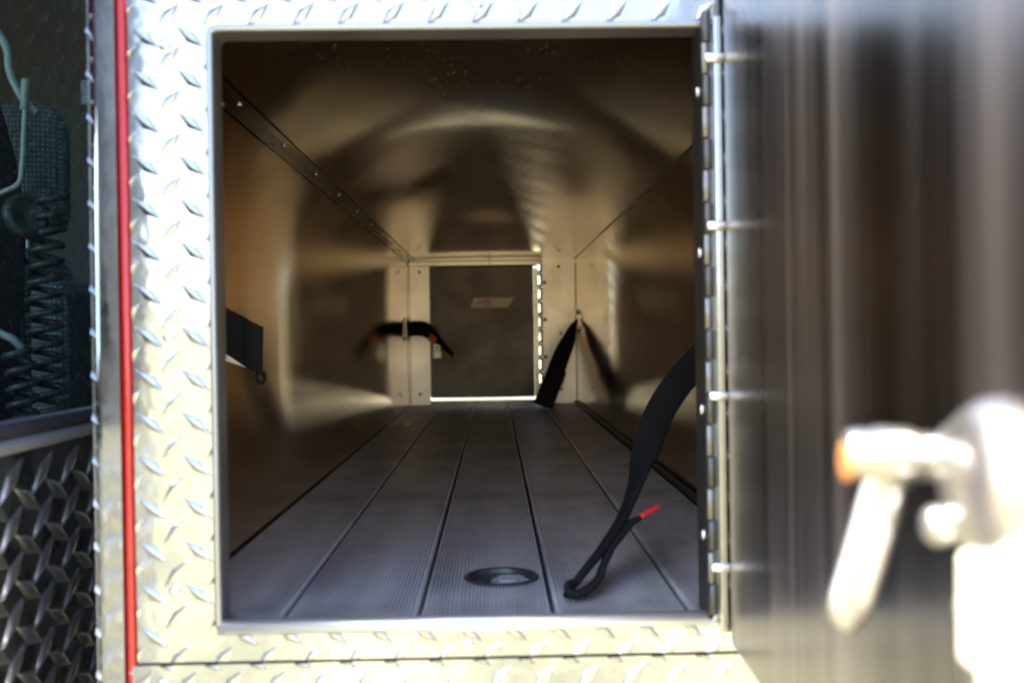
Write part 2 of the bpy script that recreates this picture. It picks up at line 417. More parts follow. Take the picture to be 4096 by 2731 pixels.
def lug_obj(parent, pos, ang, rotz=0., clips=(), sc=1.):
    """pos in measures; ang lean of the bar in its plane; clips = [(axis, limit, keep_sign)] in measures"""
    mw = Matrix.Rotation(R(rotz), 4, 'Z') @ Matrix.Rotation(R(-ang), 4, 'Y')
    me = LUG
    if clips:
        bm = bmesh.new(); bm.from_mesh(LUG); bm.transform(Matrix.Translation(pos) @ mw)
        for ax, lim, sg in clips:
            pc = [0, 0, 0]; pc[ax] = lim; nn = [0, 0, 0]; nn[ax] = -sg
            bmesh.ops.bisect_plane(bm, geom=bm.verts[:] + bm.edges[:] + bm.faces[:], plane_co=pc, plane_no=nn, clear_outer=True)
        if len(bm.faces) < 3: bm.free(); return None
        bm.transform((Matrix.Translation(pos) @ mw).inverted())
        me = bpy.data.meshes.new('tread_lug'); bm.to_mesh(me); bm.free()
        if not me.materials: me.materials.append(MT['lug'])
    o = bpy.data.objects.new('tread_lug', me); C.objects.link(o)
    o.parent = parent; o.location = Vector(pos) + Vector((0, 0, H)) - WLOC[parent.name]
    o.rotation_euler = mw.to_euler(); o.scale = (sc, sc, sc); return o
def lugs_stuff(parent, items):
    bm = bmesh.new()
    for pos, ang, rotz, *sc in items:
        mw = Matrix.Translation(pos) @ Matrix.Rotation(R(rotz), 4, 'Z') @ Matrix.Rotation(R(-ang), 4, 'Y') @ Matrix.Scale(sc[0] if sc else 1., 4)
        t = bmesh.new(); t.from_mesh(LUG); t.transform(mw); tmp = bpy.data.meshes.new('x'); t.to_mesh(tmp); t.free()
        bm.from_mesh(tmp); bpy.data.meshes.remove(tmp)
    w = WLOC[parent.name] - Vector((0, 0, H))
    bm.transform(Matrix.Translation(-w)); me = bpy.data.meshes.new('tread_lugs'); bm.to_mesh(me); bm.free()
    me.materials.append(MT['lug'])
    for p in me.polygons: p.use_smooth = True
    o = bpy.data.objects.new('tread_lugs', me); C.objects.link(o); o.parent = parent; o['kind'] = 'stuff'
VX0, VX1, VZ1, VZ0 = -.345, .215, .305, -.315      # patch of the body side the photograph shows
def lay(parent, x0, x1, z0, z1, ax, az, hole=None):
    far = []; ext = .0128
    for i in range(-14, 30):
        for j in range(-24, 12):
            for half in (0, .5):
                x = ax + (i + half) * LPX; z = az + (j + half) * LPZ; ang = LS if half == 0 else -38
                if not (x0 - ext < x < x1 + ext and z0 - ext < z < z1 + ext): continue
                cl = []
                if x - ext < x0: cl.append((0, x0 + .0004, 1))
                if x + ext > x1: cl.append((0, x1 - .0004, -1))
                if z - ext < z0: cl.append((2, z0 + .0004, 1))
                if z + ext > z1: cl.append((2, z1 - .0004, -1))
                if hole:
                    hx0, hx1, hz0, hz1 = hole
                    if hx0 - ext < x < hx1 + ext and hz0 - ext < z < hz1 + ext:
                        if hx0 < x < hx1 and hz0 < z < hz1:
                            dd = [(x - hx0, (0, hx0, -1)), (hx1 - x, (0, hx1, 1)), (z - hz0, (2, hz0, -1)), (hz1 - z, (2, hz1, 1))]
                            q = min(dd, key=lambda t: t[0])
                            if q[0] > ext: continue
                            cl.append(q[1])
                        elif hz0 < z < hz1: cl.append((0, hx0, -1) if x <= hx0 else (0, hx1, 1))
                        elif hx0 < x < hx1: cl.append((2, hz0, -1) if z <= hz0 else (2, hz1, 1))
                        else: continue
                p = (x, D0, z)
                if VX0 < x < VX1 and VZ0 < z < VZ1: lug_obj(parent, p, ang, 0, cl)
                elif not cl: far.append((p, ang, 0))
    if far: lugs_stuff(parent, far)
RIM = .0045
lay(main_panel, PX0, PX1, PZ0, PZ1, -.2655, .2321, (XL - RIM, XR + .012, ZB - RIM, ZT + RIM))
lay(low_panel, -.3055, .60, -.80, -.2688, -.1845, -.2842)
lay(trim, -.3325, -.3085, -.80, .56, -.3195, .2415)
# the body's end, facing the cab: dull tread plate
endp = mk('body_end_plate', box(-.3345, -.3300, D0 + .007, 3.4, -.80, .56), 'plate_dull', truck)
lugs_stuff(endp, [((-.3345, D0 + .03 + (i + hf) * LPX, -.30 + (j + hf) * LPZ), LS if hf == 0 else -38, 90 + 180)
                  for i in range(0, 26) for j in range(0, 20) for hf in (0, .5)])

# screws on the plate
def screw(parent, p, d, r=.0052, name='button_screw', mt='chrome'):
    a = lathe(p, d, [(0, r), (r * .28, r * .97), (r * .5, r * .78), (r * .62, r * .45), (r * .62, r * .32), (r * .3, r * .28)], 14)
    return mk(name, a, mt, parent, True)
for x, z in ((-.2681, .2438), (-.2685, .0035), (-.267, -.2073), (-.0099, .2757), (-.0253, -.2577)):
    screw(main_panel, (x, D0, z), (0, -1, 0))
for x, z in ((.0033, -.2835), (-.2778, -.2830)):
    screw(low_panel, (x, D0, z), (0, -1, 0))

# opening collar: rolled rim and flange
def collar():
    prof = [(.0040, D0 - .0008), (.0032, D0 - .0030), (.0012, D0 - .0042), (-.0010, D0 - .0036), (-.0022, D0 - .0012), (-.0020, D0 + .0040), (.0002, D0 + .0065), (.0004, .862), (.0030, .862)]
    V, F = [], []; m = None
    for o_, Y in prof:
        L = rrect(XL - o_, XR + o_, ZB - o_, ZT + o_, .006 + max(o_, -.003), 5); m = len(L)
        V += [(x, Y, z) for x, z in L]
    for j in range(len(prof) - 1):
        for i in range(m): F.append((j * m + i, j * m + (i + 1) % m, (j + 1) * m + (i + 1) % m, (j + 1) * m + i))
    return V, F
sill = []
for Y, z in ((D0 - .0030, -.2440), (D0 - .0046, -.2405), (D0 - .0046, -.2370), (D0 - .0032, -.2345), (D0 - .0005, -.2328), (D0 + .0030, -.2322), (D0 + .0060, -.2335), (D0 + .0066, -.2460)): sill.append((Y, z))
mk('sill_trim', ([(x, Y, z) for x in (XL - .001, XR - .006) for Y, z in sill], [(i, i + 1, 8 + i + 1, 8 + i) for i in range(7)] + [tuple(range(8)), tuple(range(8, 16))]), 'sillmetal', truck, True)
cl_ = mk('opening_flange', collar(), 'flange', truck, True); cl_['label'] = 'rolled metal rim and flange around the compartment opening'

# ------------------------------------------------------------------ compartment
def bow(t): return max(0., 1 - (2 * t - 1) ** 2)
Y0 = D0 + .0032
CE_SAG, WA_SAG = .003, .003
def ceil_fn(u, v):
    x = WL_ - .008 + (WR_ - WL_ + .016) * u; y = Y0 + (YB + .06 - Y0) * v
    return (x, y, ZC + CE_SAG * bow(u) * (.55 + .45 * math.sin(v * 7.3 + .6)) )
def lw_fn(u, v):
    z = ZF - .03 + (ZC + .006 - ZF + .03) * u; y = Y0 + (YB + .06 - Y0) * v
    return (WL_ - WA_SAG * bow(u) * (.5 + .5 * math.sin(v * 6.1 + 2.0)), y, z)
def rw_fn(u, v):
    z = ZF - .03 + (ZC + .006 - ZF + .03) * u; y = Y0 + (YB + .06 - Y0) * v
    return (WR_ + WA_SAG * bow(u) * (.5 + .5 * math.sin(v * 5.2 + .3)), y, z)
def sheet_obj(name, fn, mt, out):
    o = mk(name, grid(fn, 24, 64), mt, truck, True)
    me = o.data; uv = me.uv_layers.new(name='UVMap')
    for lp_ in me.loops: uv.data[lp_.index].uv = ((lp_.vertex_index % 25) / 24, (lp_.vertex_index // 25) / 64)
    nrm = me.polygons[len(me.polygons) // 2].normal
    k = o.modifiers.new('solid', 'SOLIDIFY'); k.thickness = .003; k.use_rim = False
    k.offset = 1 if nrm.dot(Vector(out)) > 0 else -1
    return o
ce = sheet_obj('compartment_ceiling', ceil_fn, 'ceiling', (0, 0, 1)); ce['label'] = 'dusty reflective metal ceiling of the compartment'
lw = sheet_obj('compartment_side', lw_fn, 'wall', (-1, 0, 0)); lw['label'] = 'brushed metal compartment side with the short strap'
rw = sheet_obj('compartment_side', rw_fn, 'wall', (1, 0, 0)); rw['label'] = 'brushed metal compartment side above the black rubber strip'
mk('compartment_underfloor', box(WL_ - .01, WR_ + .01, Y0, YB + .06, ZF - .060, ZF - .052), 'rubber', truck)
# riveted angle along ceiling
ang_ = mk('corner_angle', join(box(WL_ + .0012, WL_ + .0222, .866, YB - .002, ZC - .0022, ZC - .0008), box(WL_ + .0010, WL_ + .0024, .866, YB - .002, ZC - .0130, ZC - .0023)), 'angle', truck)
for k in range(12):
    y = .905 + k * .244
    if y < 3.5: screw(ang_, (WL_ + .012, y, ZC - .0022), (0, 0, -1), .0042, 'rivet', 'chrome')
mk('corner_bead', cyl((WR_ - .0008, .866, ZC - .0008), (WR_ - .0008, YB - .002, ZC - .0008), .0016, 10, .0002), 'flange', truck, True)
# planks
J0, PW, GAP = -.1872, .118, .0042
edges = [WL_ + .004, J0, J0 + PW, J0 + 2 * PW, J0 + 3 * PW, WR_ - .012]
CUP = (.0041, .9975, .0335)
def plank(x0, x1, y0, y1, hole=None):
    zt = ZF; pitch = .0036; xs = [(x0, zt - .020), (x0, zt - .0022), (x0 + .0012, zt - .0006), (x0 + .0022, zt)]
    nr = int((x1 - x0 - .0052) / pitch); x = (x0 + x1) / 2 - nr * pitch / 2 + .0008; xe = x + (nr - .5) * pitch
    while x < xe:
        xs += [(x, zt), (x + .0002, zt - .0026), (x + .0017, zt - .0026), (x + .0019, zt)]; x += pitch
    xs += [(x1 - .0022, zt), (x1 - .0012, zt - .0006), (x1, zt - .0022), (x1, zt - .020)]
    if hole:      # denser columns so that the hole is round
        ext = []
        for a, b in zip(xs, xs[1:]):
            ext.append(a)
            if b[0] - a[0] > .001: ext.append(((a[0] + b[0]) / 2, (a[1] + b[1]) / 2))
        xs = ext + [xs[-1]]
    V, F = [], []
    def strip(a, b, ya0, ya1, yb0, yb1):
        n = len(V); V.extend([(a[0], ya0, a[1]), (b[0], yb0, b[1]), (b[0], yb1, b[1]), (a[0], ya1, a[1])]); F.append((n, n + 1, n + 2, n + 3))
    for a, b in zip(xs, xs[1:]):
        if hole:
            cx, cy, r = hole
            ha = math.sqrt(max(0, r * r - (a[0] - cx) ** 2)); hb = math.sqrt(max(0, r * r - (b[0] - cx) ** 2))
            if ha or hb:
                strip(a, b, y0, cy - ha, y0, cy - hb); strip(a, b, cy + ha, y1, cy + hb, y1); continue
        strip(a, b, y0, y1, y0, y1)
    for Y in (y0, y1):
        n = len(V); V.extend([(x, Y, z) for x, z in xs]); m = len(xs)
        for i in range(m - 1):
            k = len(V); V.extend([(xs[i][0], Y, zt - .020), (xs[i + 1][0], Y, zt - .020)]); F.append((n + i, n + i + 1, k + 1, k))
    n = len(V); V.extend([(x0, y0, zt - .020), (x1, y0, zt - .020), (x1, y1, zt - .020), (x0, y1, zt - .020)]); 
    if not hole: F.append((n, n + 1, n + 2, n + 3))
    return V, F
planks = []
for i in range(5):
    a, b = edges[i] + (GAP / 2 if i else 0), edges[i + 1] - (GAP / 2 if i < 4 else 0)
    hole = CUP if a < CUP[0] < b else None
    o = mk('plank', plank(a, b, .8640 + (.0012, .0, .0018, .0005, .001)[i], 3.538, hole), 'deck%d' % (i % 2), truck)
    clean(o, 1e-6); planks.append(o)
# recessed round cup with lobed knob
cx, cy, cr = CUP
cup = mk('recessed_cup', join(lathe((cx, cy, ZF + .0005), (0, 0, -1), [(0.0, cr + .0042), (-.0014, cr + .0030), (-.0016, cr + .0002), (.0, cr - .0016), (.004, cr - .0022), (.030, cr - .004), (.0305, .0002)], 48, False)), 'cup', planks[2], True)
def knob():
    n = 60; V, F = [], []; z0 = ZF - .0215
    for (h, k) in ((0, 1.), (.013, 1.), (.0155, .93), (.0165, .84)):
        for i in range(n):
            a = 2 * math.pi * i / n
            r = (.0228 + .0055 * math.tanh(2.6 * math.cos(6 * a + .7))) * k
            V.append((cx + .004 + r * math.cos(a), cy + r * math.sin(a) - .002, z0 + h + .0035 * math.cos(a - .4)))
    for j in range(3):
        for i in range(n): F.append((j * n + i, j * n + (i + 1) % n, (j + 1) * n + (i + 1) % n, (j + 1) * n + i))
    F.append(tuple(3 * n + i for i in range(n)))
    V2, F2 = lathe((cx + .006, cy, z0 + .016), (0, 0, 1), [(0, .0118), (.004, .0115), (.0052, .0104), (.0044, .0085), (.0040, .001)], 28)
    return join((V, F), (V2, F2))
mk('lobed_knob', knob(), 'knob', planks[2])
# black rubber strip along the right wall
mk('rubber_strip', box(WR_ - .0100, WR_ - .0006, .866, 3.54, ZF - .018, ZF + .0085), 'rubber', truck, bevel=.002)
mk('rubber_strip', box(WL_ + .0004, WL_ + .0036, .866, 3.54, ZF - .018, ZF - .001), 'rubber', truck)

# ------------------------------------------------------------------ far end
fe = truck
mk('end_post', box(WL_ - .01, -.2280, YB, YB + .006, ZF - .06, ZC + .02), 'endsheet', truck)
ep = mk('end_post', box(.1752, WR_ + .01, YB, YB + .006, ZF - .06, ZC + .02), 'endsheet', truck); ep['label'] = 'wide riveted end post beside the rear door hinge'
mk('end_top', box(-.2280, .1752, YB + .001, YB + .006, .2536, ZC + .02), 'endsheet', truck)
for x in (WL_ + .0006, WR_ - .0024):
    mk('corner_seam', box(x, x + .0018, YB - .0016, YB - .0002, ZF, ZC - .014), 'rubber', truck)
hd = mk('header_channel', box(WL_ + .003, .1724, YB - .018, YB - .0005, .2655, ZC - .0025), 'endsheet', truck, bevel=.001)
mk('header_channel', box(WL_ + .003, .1724, YB - .020, YB - .0005, .2500, .2645), 'endsheet', truck, bevel=.001)
for z in (.2700, .2570): screw(hd, (-.012, YB - .020, z), (0, -1, 0), .003, 'screw', 'darksteel')
mk('end_sill', box(-.2280, .1752, YB + .001, YB + .006, ZF - .06, -.2285), 'angle', truck)
for x, z in ((-.2624, .2301), (-.2658, -.2041), (.2344, .2437), (.2388, .0058), (.239, -.1933)):
    screw(truck, (x, YB, z), (0, -1, 0), .0055, 'screw', 'darksteel')
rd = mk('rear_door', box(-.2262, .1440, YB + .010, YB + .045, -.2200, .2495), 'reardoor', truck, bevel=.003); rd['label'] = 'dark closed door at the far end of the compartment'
mk('door_stop', box(-.2275, .1600, YB + .0462, YB + .06, .2490, .30), 'rubber', truck)
mk('door_stop', box(-.2580, -.2240, YB + .0462, YB + .06, -.2178, .30), 'rubber', truck)
mk('hinge_leaf', box(.1442, .1600, YB + .006, YB + .0085, -.2178, .2400), 'endsheet', rd)
for k in range(10):
    z = -.205 + k * .0502
    mk('hinge_knuckle', cyl((.1712, YB + .003, z - .0245), (.1712, YB + .003, z + .0245), .0040, 12), 'steel', truck, True)
    if k < 9: mk('hinge_tab', box(.1602, .1680, YB + .005, YB + .0075, z + .0150, z + .0352), 'steel', truck)
    screw(rd, (.1520, YB + .006, z + .01), (0, -1, 0), .0022, 'screw', 'darksteel')
for z in (.187, .055, -.078): screw(truck, (.1835, YB, z), (0, -1, 0), .0065, 'screw', 'darksteel')
# rear latch plates
lt = mk('rear_latch', join(box(-.2160, -.1915, YB + .002, YB + .0098, -.0500, -.0250), box(-.2140, -.1935, YB - .001, YB + .002, -.0475, -.0275)), 'cream', rd, bevel=.0012)
mk('latch_screw', lathe((-.2036, YB - .001, -.0385), (0, -1, 0), [(0, .0045), (.0015, .004), (.0018, .001)], 12), 'steel', lt, True)
mk('latch_tongue', box(-.2165, -.1888, YB - .002, YB + .0098, -.0765, -.0515), 'cream', rd, bevel=.0015)

# tape with red handwriting
def tape():
    pts = [(-.0846, .1018), (.0535, .1005), (.0727, .1356), (-.0680, .1362)]; Y = YB + .0094
    V = [(x, Y, z) for x, z in pts] + [(x, Y + .0005, z) for x, z in pts]
    return V, [(0, 1, 2, 3), (7, 6, 5, 4), (0, 4, 5, 1), (1, 5, 6, 2), (2, 6, 7, 3), (3, 7, 4, 0)]
tp = mk('masking_tape', tape(), 'tape')
tag(tp, 'strip of masking tape with red handwriting stuck on the dark rear door', 'tape')
def scrib(a, b, n, amp, seed):
    rr = random.Random(seed); out = []
    for i in range(n + 1):
        t = i / n; x = a[0] + (b[0] - a[0]) * t; z = a[1] + (b[1] - a[1]) * t
        out.append((x + rr.uniform(-.0015, .0015), YB + .0091, z + amp * (1 if i % 2 else -1) * rr.uniform(.5, 1.)))
    return spline(out, 4)
mk('handwriting', join(tube(scrib((-.0560, .1175), (-.0150, .1285), 15, .0042, 3), .0014, 5), tube(scrib((-.0265, .1085), (-.0085, .1170), 9, .0036, 5), .0014, 5)), 'ink', tp)

# ------------------------------------------------------------------ opened door on the right
DA = -1.5; HX, HY = .1905, D0 - .016
ddir = Vector((math.sin(R(DA)), -math.cos(R(DA)), 0)); dn = Vector((-math.cos(R(DA)), -math.sin(R(DA)), 0))   # along the door, out of its inner face
def dp(r, z, h=0.): return Vector((HX, HY, 0)) + ddir * r + dn * h + Vector((0, 0, z))
def dbox(r0, r1, z0, z1, h0, h1):
    V = [tuple(dp(r, z, h)) for z in (z0, z1) for (r, h) in ((r0, h0), (r1, h0), (r1, h1), (r0, h1))]
    return V, [(0, 3, 2, 1), (4, 5, 6, 7), (0, 1, 5, 4), (1, 2, 6, 5), (2, 3, 7, 6), (3, 0, 4, 7)]
DW, DZ0, DZ1 = .525, -.2560, .3300
door = mk('compartment_door', dbox(0, DW, DZ0, DZ1, -.034, 0), 'pan', truck, bevel=.004)
door['label'] = 'opened compartment door with dark vertically brushed inner face'
mk('outer_skin', dbox(-.004, DW + .014, DZ0 - .016, DZ1 + .016, -.0375, -.0345), 'plate', door)
# hinge side edge strip and piano hinge
mk('door_edge_strip', box(.1836, .1896, D0 - .0150, D0 - .0055, -.2440, .2590), 'plate', door, bevel=.001)
hg = empty('piano_hinge', (.1790, D0 - .004, ZB), truck)
for k in range(19):
    z = ZB + .008 + k * .0262
    xo = .1772 if k % 2 else .1782
    mk('hinge_knuckle', cyl((xo, D0 - .0085, z), (xo, D0 - .0085, z + .0252), .0040 if k % 2 else .0043, 14, .0006), 'steel' if k % 2 else 'hingedark', hg, True)
mk('hinge_leaf', box(.1740, .1757, D0 - .0060, D0 + .030, ZB + .004, ZT - .004), 'hingedark', hg)
for z in (.201, .0668, -.0640, -.1688): screw(hg, (.1740, D0 + .004, z), (-1, 0, 0), .0052, 'hinge_bolt', 'chrome')
for z in (.2245, .0874, -.0520, -.1926): 
    mk('hinge_bolt', cyl((.1760, D0 - .0140, z), (.1915, D0 - .0155, z), .0042, 14), 'chrome', hg, True)

# latch on the door's free end
def lp(x, y, z): return (x, y, z)
fx = lambda y: HX + (HY - y) * math.tan(R(DA))   # inner face X at depth y
hs = mk('latch_housing', lathe((fx(.345) + .002, .345, -.054), (-1, 0, 0), [(0, .031), (.008, .030), (.014, .026), (.018, .018), (.0195, .006)], 40), 'latchwhite', door, True)
mk('latch_spindle', lathe((fx(.372) + .001, .372, -.0490), (-1, .05, .06), [(0, .0130), (.010, .0128), (.012, .0092), (.022, .0092), (.0235, .0108), (.036, .0108), (.0385, .0096), (.046, .0092), (.048, .008), (.0485, .002)], 24), 'latchwhite', door, True)
mk('spindle_cap', lathe((.1340, .3743, -.0490), (-1, .05, .06), [(0, .0082), (.0022, .0078), (.003, .004)], 20), 'orange_glint', door, True)
def lever():
    pts = [(.1480, .3735, -.050), (.1445, .3735, -.066), (.1392, .3732, -.084), (.1335, .3728, -.101), (.1300, .3725, -.1120)]
    P = spline(pts, 6); n = len(P) - 1
    return ribbon(pts, [(1, 0, .25)] * 5, lambda t: .0165 * (1 if t < .72 else math.sqrt(max(.02, 1 - ((t - .72) / .30) ** 2))), .0075, 6)
mk('latch_lever', lever(), 'latchwhite', door, True)
mk('latch_pin', lathe((fx(.36), .360, -.0700), (-1, 0, -.08), [(0, .006), (.012, .006), (.014, .0075), (.020, .0075), (.0225, .005), (.023, .001)], 20), 'latchwhite', door, True)
mk('latch_barrel', cyl((fx(.352) + .001, .352, -.0920), (.1660, .356, -.0905), .0125, 24), 'chrome', door, True)
mk('latch_block', dbox(HY - .350, HY - .312, -.118, -.078, 0, .016), 'cream', door, bevel=.003)
mk('latch_plate', dbox(HY - .345, HY - .300, -.080, -.032, 0, .006), 'cream', door, bevel=.002)
mk('latch_rod', tube(spline([dp(HY - .352, -.118, .005), dp(HY - .345, -.16, .006), dp(HY - .33, -.22, .005), dp(HY - .328, -.256, .005)], 6), .004, 10), 'chrome', door, True)

# ------------------------------------------------------------------ straps
def loop_hw(x, sgn, y, z):
    """wire footman loop screwed to a side wall"""
    e = empty('footman_loop', (x, y, z), truck)
    mk('loop_wire', tube(spline([(x, y, z + .030), (x + sgn * .009, y - .002, z + .028), (x + sgn * .012, y - .002, z + .016), (x + sgn * .012, y - .002, z - .016), (x + sgn * .009, y - .002, z - .028), (x, y, z - .030)], 6), .0024, 8), 'chrome', e, True)
    for s in (1, -1):
        mk('loop_pad', lathe((x, y, z + s * .033), (sgn, 0, 0), [(0, .010), (.002, .0098), (.0032, .006), (.006, .0055), (.0068, .003)], 14), 'chrome', e, True)
loop_hw(WL_ + .0005, 1, 3.44, .026)
loop_hw(WR_ - .0005, -1, 3.44, .045)
loop_hw(WR_ - .0005, -1, 1.25, -.004)

s2 = empty('rear_strap', (-.2860, 3.42, -.03))
tag(s2, 'short black strap arching from the wall loop beside the cream latch plates', 'strap')
mk('webbing', ribbon([(-.2945, 3.40, .026), (-.2660, 3.385, .029), (-.2350, 3.36, .026), (-.2080, 3.33, .010), (-.1780, 3.31, -.018), (-.1350, 3.30, -.062)],
                     [(0, 0, 1), (.05, 0, 1), (.15, -.1, 1), (.3, -.4, .9), (.45, -.8, .45), (.6, -.8, .25)], lambda t: .050 if t < .6 else .050 - .034 * (t - .6) / .4, .004), 'web', s2, True)
mk('webbing_tail', ribbon([(-.1360, 3.298, -.0625), (-.1600, 3.318, -.040), (-.1880, 3.335, -.010), (-.2180, 3.35, .006)], [(.6, -.8, .25), (.5, -.8, .4), (.35, -.6, .8), (.2, -.3, 1)], lambda t: .016 + .02 * t, .003), 'web', s2, True)
mk('orange_tag', ribbon([(-.2165, 3.336, .002), (-.2060, 3.322, -.008), (-.1950, 3.312, -.018)], [(.2, 0, 1), (.3, -.1, 1), (.4, -.1, .9)], .026, .0015), 'orange', s2)

s3 = empty('hanging_strap', (.2400, 3.36, ZF))
tag(s3, 'wide black strap hanging from a wall loop to the floor by the rear door hinge', 'strap')
mk('webbing', ribbon([(.2800, 3.43, .045), (.2660, 3.40, .022), (.2480, 3.37, -.024), (.2230, 3.35, -.080), (.1990, 3.335, -.140), (.1720, 3.32, -.200), (.1560, 3.31, -.236)],
                     [(.35, -.9, .15), (.6, -.75, .25), (.9, -.35, .35), (1, -.1, .42), (1, 0, .42), (1, .05, .42), (1, .1, .4)], lambda t: .034 + .026 * min(1, t * 3), .005), 'web', s3, True)
mk('webbing_fold', ribbon([(.2180, 3.338, -.118), (.2000, 3.330, -.160), (.1830, 3.318, -.200), (.1690, 3.306, -.2360)], [(1, 0, .42)] * 4, .052, .004), 'web', s3, True)
mk('red_tag', ribbon([(.2300, 3.333, -.150), (.2230, 3.331, -.162), (.2170, 3.329, -.171)], [(1, 0, .3)] * 3, .012, .0015), 'redtag', s3)

s4 = empty('long_strap', (.0700, .91, ZF))
tag(s4, 'long black strap curling from the side wall onto the ribbed planks with a red tip', 'strap')
UPA = [(.2925, 1.250, -.004), (.2738, 1.235, -.0185), (.2553, 1.220, -.0310), (.2213, 1.190, -.0590), (.1923, 1.160, -.0925), (.1703, 1.120, -.1297), (.1543, 1.080, -.1581), (.1307, 1.030, -.1900), (.1075, .985, -.2085), (.0840, .945, -.2240), (.0715, .920, -.2310), (.0665, .910, -.2345), (.0705, .908, -.2365), (.0810, .914, -.2350), (.0935, .930, -.2290), (.1030, .950, -.2180), (.1125, .970, -.2080), (.1334, 1.000, -.1924), (.1408, 1.005, -.1882)]
UPW = [(-.15, -.1, 1), (-.15, -.05, 1), (-.12, 0, 1), (-.1, .2, 1), (-.05, .5, .85), (.0, .78, .58), (.05, .93, .25), (.08, .97, .05), (.08, .97, -.06), (.08, .97, -.12)] + [(.08, .97, -.17)] * 5 + [(.08, .97, -.13)] * 4
mk('webbing', ribbon(UPA, UPW, lambda t: .044 - .018 * min(1, t * 2.4), .0060, 10), 'web', s4, True)
mk('red_tip', ribbon([(.1408, 1.005, -.1882), (.1490, 1.011, -.1848), (.1596, 1.020, -.1810)], [(.08, .97, -.15)] * 3, .026, .0050), 'redtag', s4, True)

s1 = empty('short_strap', (-.2900, 1.05, -.03))
tag(s1, 'short stub of wide black strap on the side wall just inside the opening', 'strap')
mk('webbing', ribbon([(-.2990, 1.075, .018), (-.2930, 1.064, .0135), (-.2800, 1.058, .0065), (-.2660, 1.054, -.0005), (-.2530, 1.052, -.0080), (-.2435, 1.053, -.0125)], [(.03, 0, 1)] * 6, .0510, .0035, 8, True), 'web', s1, True)
mk('fold_end', ribbon([(-.2432, 1.0495, -.0125), (-.2510, 1.0480, -.0085), (-.2600, 1.0488, -.0035)], [(.03, 0, 1)] * 3, .0500, .0030, 8, True), 'web', s1, True)
mk('hook_tape', ribbon([(-.2940, 1.0600, -.0145), (-.2800, 1.0555, -.0205), (-.2620, 1.0530, -.0285)], [(.1, 0, 1)] * 3, lambda t: .010 * (1 - .8 * t), .0015, 8, True), 'ivory', s1, True)
mk('stitched_loop', tube(spline([(-.2490, 1.051, -.0350), (-.2495, 1.050, -.0420), (-.2455, 1.050, -.0460), (-.2425, 1.051, -.0430), (-.2425, 1.052, -.0340)], 5), .0022, 8), 'web', s1, True)

# dry leaf on the floor
def leaf():
    n = 14; V = [(-.2519, 2.677, ZF + .010)]; rr = random.Random(4)
    for i in range(n):
        a = 2 * math.pi * i / n; r = .022 * (1. if i % 2 else .55) * rr.uniform(.7, 1.3)
        V.append((-.2519 + r * 1.25 * math.cos(a), 2.677 + r * 1.5 * math.sin(a), ZF + .004 + rr.uniform(-.003, .012)))
    return V, [(0, 1 + i, 1 + (i + 1) % n) for i in range(n)]
lf = mk('dry_leaf', leaf(), 'leaf', None, solid=.0006)
tag(lf, 'small crumpled dry leaf lying on the floor plank near the far end', 'leaf')

# ------------------------------------------------------------------ cab
CX = -.400
cabin = empty('cab', (-1.1, 1.4, -.8), truck)
def cabp(name, vf, mt, **k): return mk(name, vf, mt, cabin, **k)
GZ, GZ1, GY0, GY1 = -.066, .78, .60, 2.2
PLZ = -.0890
rear = cabp('cab_rear_wall', join(box(CX - .03, CX - .006, .48, 2.6, -.80, PLZ), box(CX - .03, CX - .006, .48, 2.6, GZ1, 1.25), box(CX - .03, CX - .006, .48, GY0, PLZ, GZ1), box(CX - .03, CX - .006, GY1, 2.6, PLZ, GZ1)), 'cabtrim')
rear['label'] = 'rear wall of the cab beside the body corner'
rp = mk('cab_tread_plate', box(CX - .0058, CX, .50, 2.5, -.80, PLZ + .001), 'plate_dull', truck)
rp['label'] = 'dark diamond plate below the cab window'
# lugs in view one by one, the others joined
far = []
for i in range(-8, 44):
    for j in range(-20, 3):
        for hf in (0, .5):
            y = .8840 + (i + hf) * .0570; z = -.1140 + (j + hf) * .0386
            if not (.51 < y < 2.49 and -.78 < z < PLZ - .012): continue
            a = 40 if hf == 0 else -30
            if .77 < y < 1.06 and z > -.34:
                o = lug_obj(rp, (CX, y, z), a, 90, (), 1.7)
            else: far.append(((CX, y, z), a, 90, 1.7))
lugs_stuff(rp, far)
CL = LUG.copy(); CL.materials.clear(); CL.materials.append(MT['cablug'])
for o in rp.children:
    if o.data is LUG: o.data = CL
gl = mk('cab_window', box(CX - .014, CX - .010, GY0, GY1, GZ - .006, GZ1), 'glass', truck); gl['label'] = 'dark tinted cab window glass'
mk('window_seal', cyl((CX - .006, .52, GZ - .0065), (CX - .006, 2.3, GZ - .0065), .0085, 16), 'seal', truck, True)
mk('window_seal', cyl((CX - .004, .52, GZ - .0205), (CX - .004, 2.3, GZ - .0205), .0068, 16), 'seal_lit', truck, True)
cabp('cab_roof', box(-1.9, CX - .006, .48, 2.6, 1.2505, 1.30), 'red')
cabp('cab_front', box(-1.9, -1.87, .50, 2.6, -.80, 1.25), 'cabtrim')  # unseen; closed without a windshield to keep the sun out of the cab
cabp('cab_floor', box(-1.865, CX - .031, .51, 2.58, -.80, -.77), 'cabtrim')
cabp('cab_side', join(box(-1.865, CX - .031, .48, .505, -.80, .10), box(-1.865, CX - .031, .48, .505, .85, 1.25), box(-1.865, -1.55, .48, .505, .10, .85), box(-.62, CX - .031, .48, .505, .10, .85)), 'red')
cabp('cab_side', box(-1.865, CX - .031, 2.585, 2.6, -.80, 1.25), 'cabtrim')  # unseen far side, its window left out to keep the cab dark
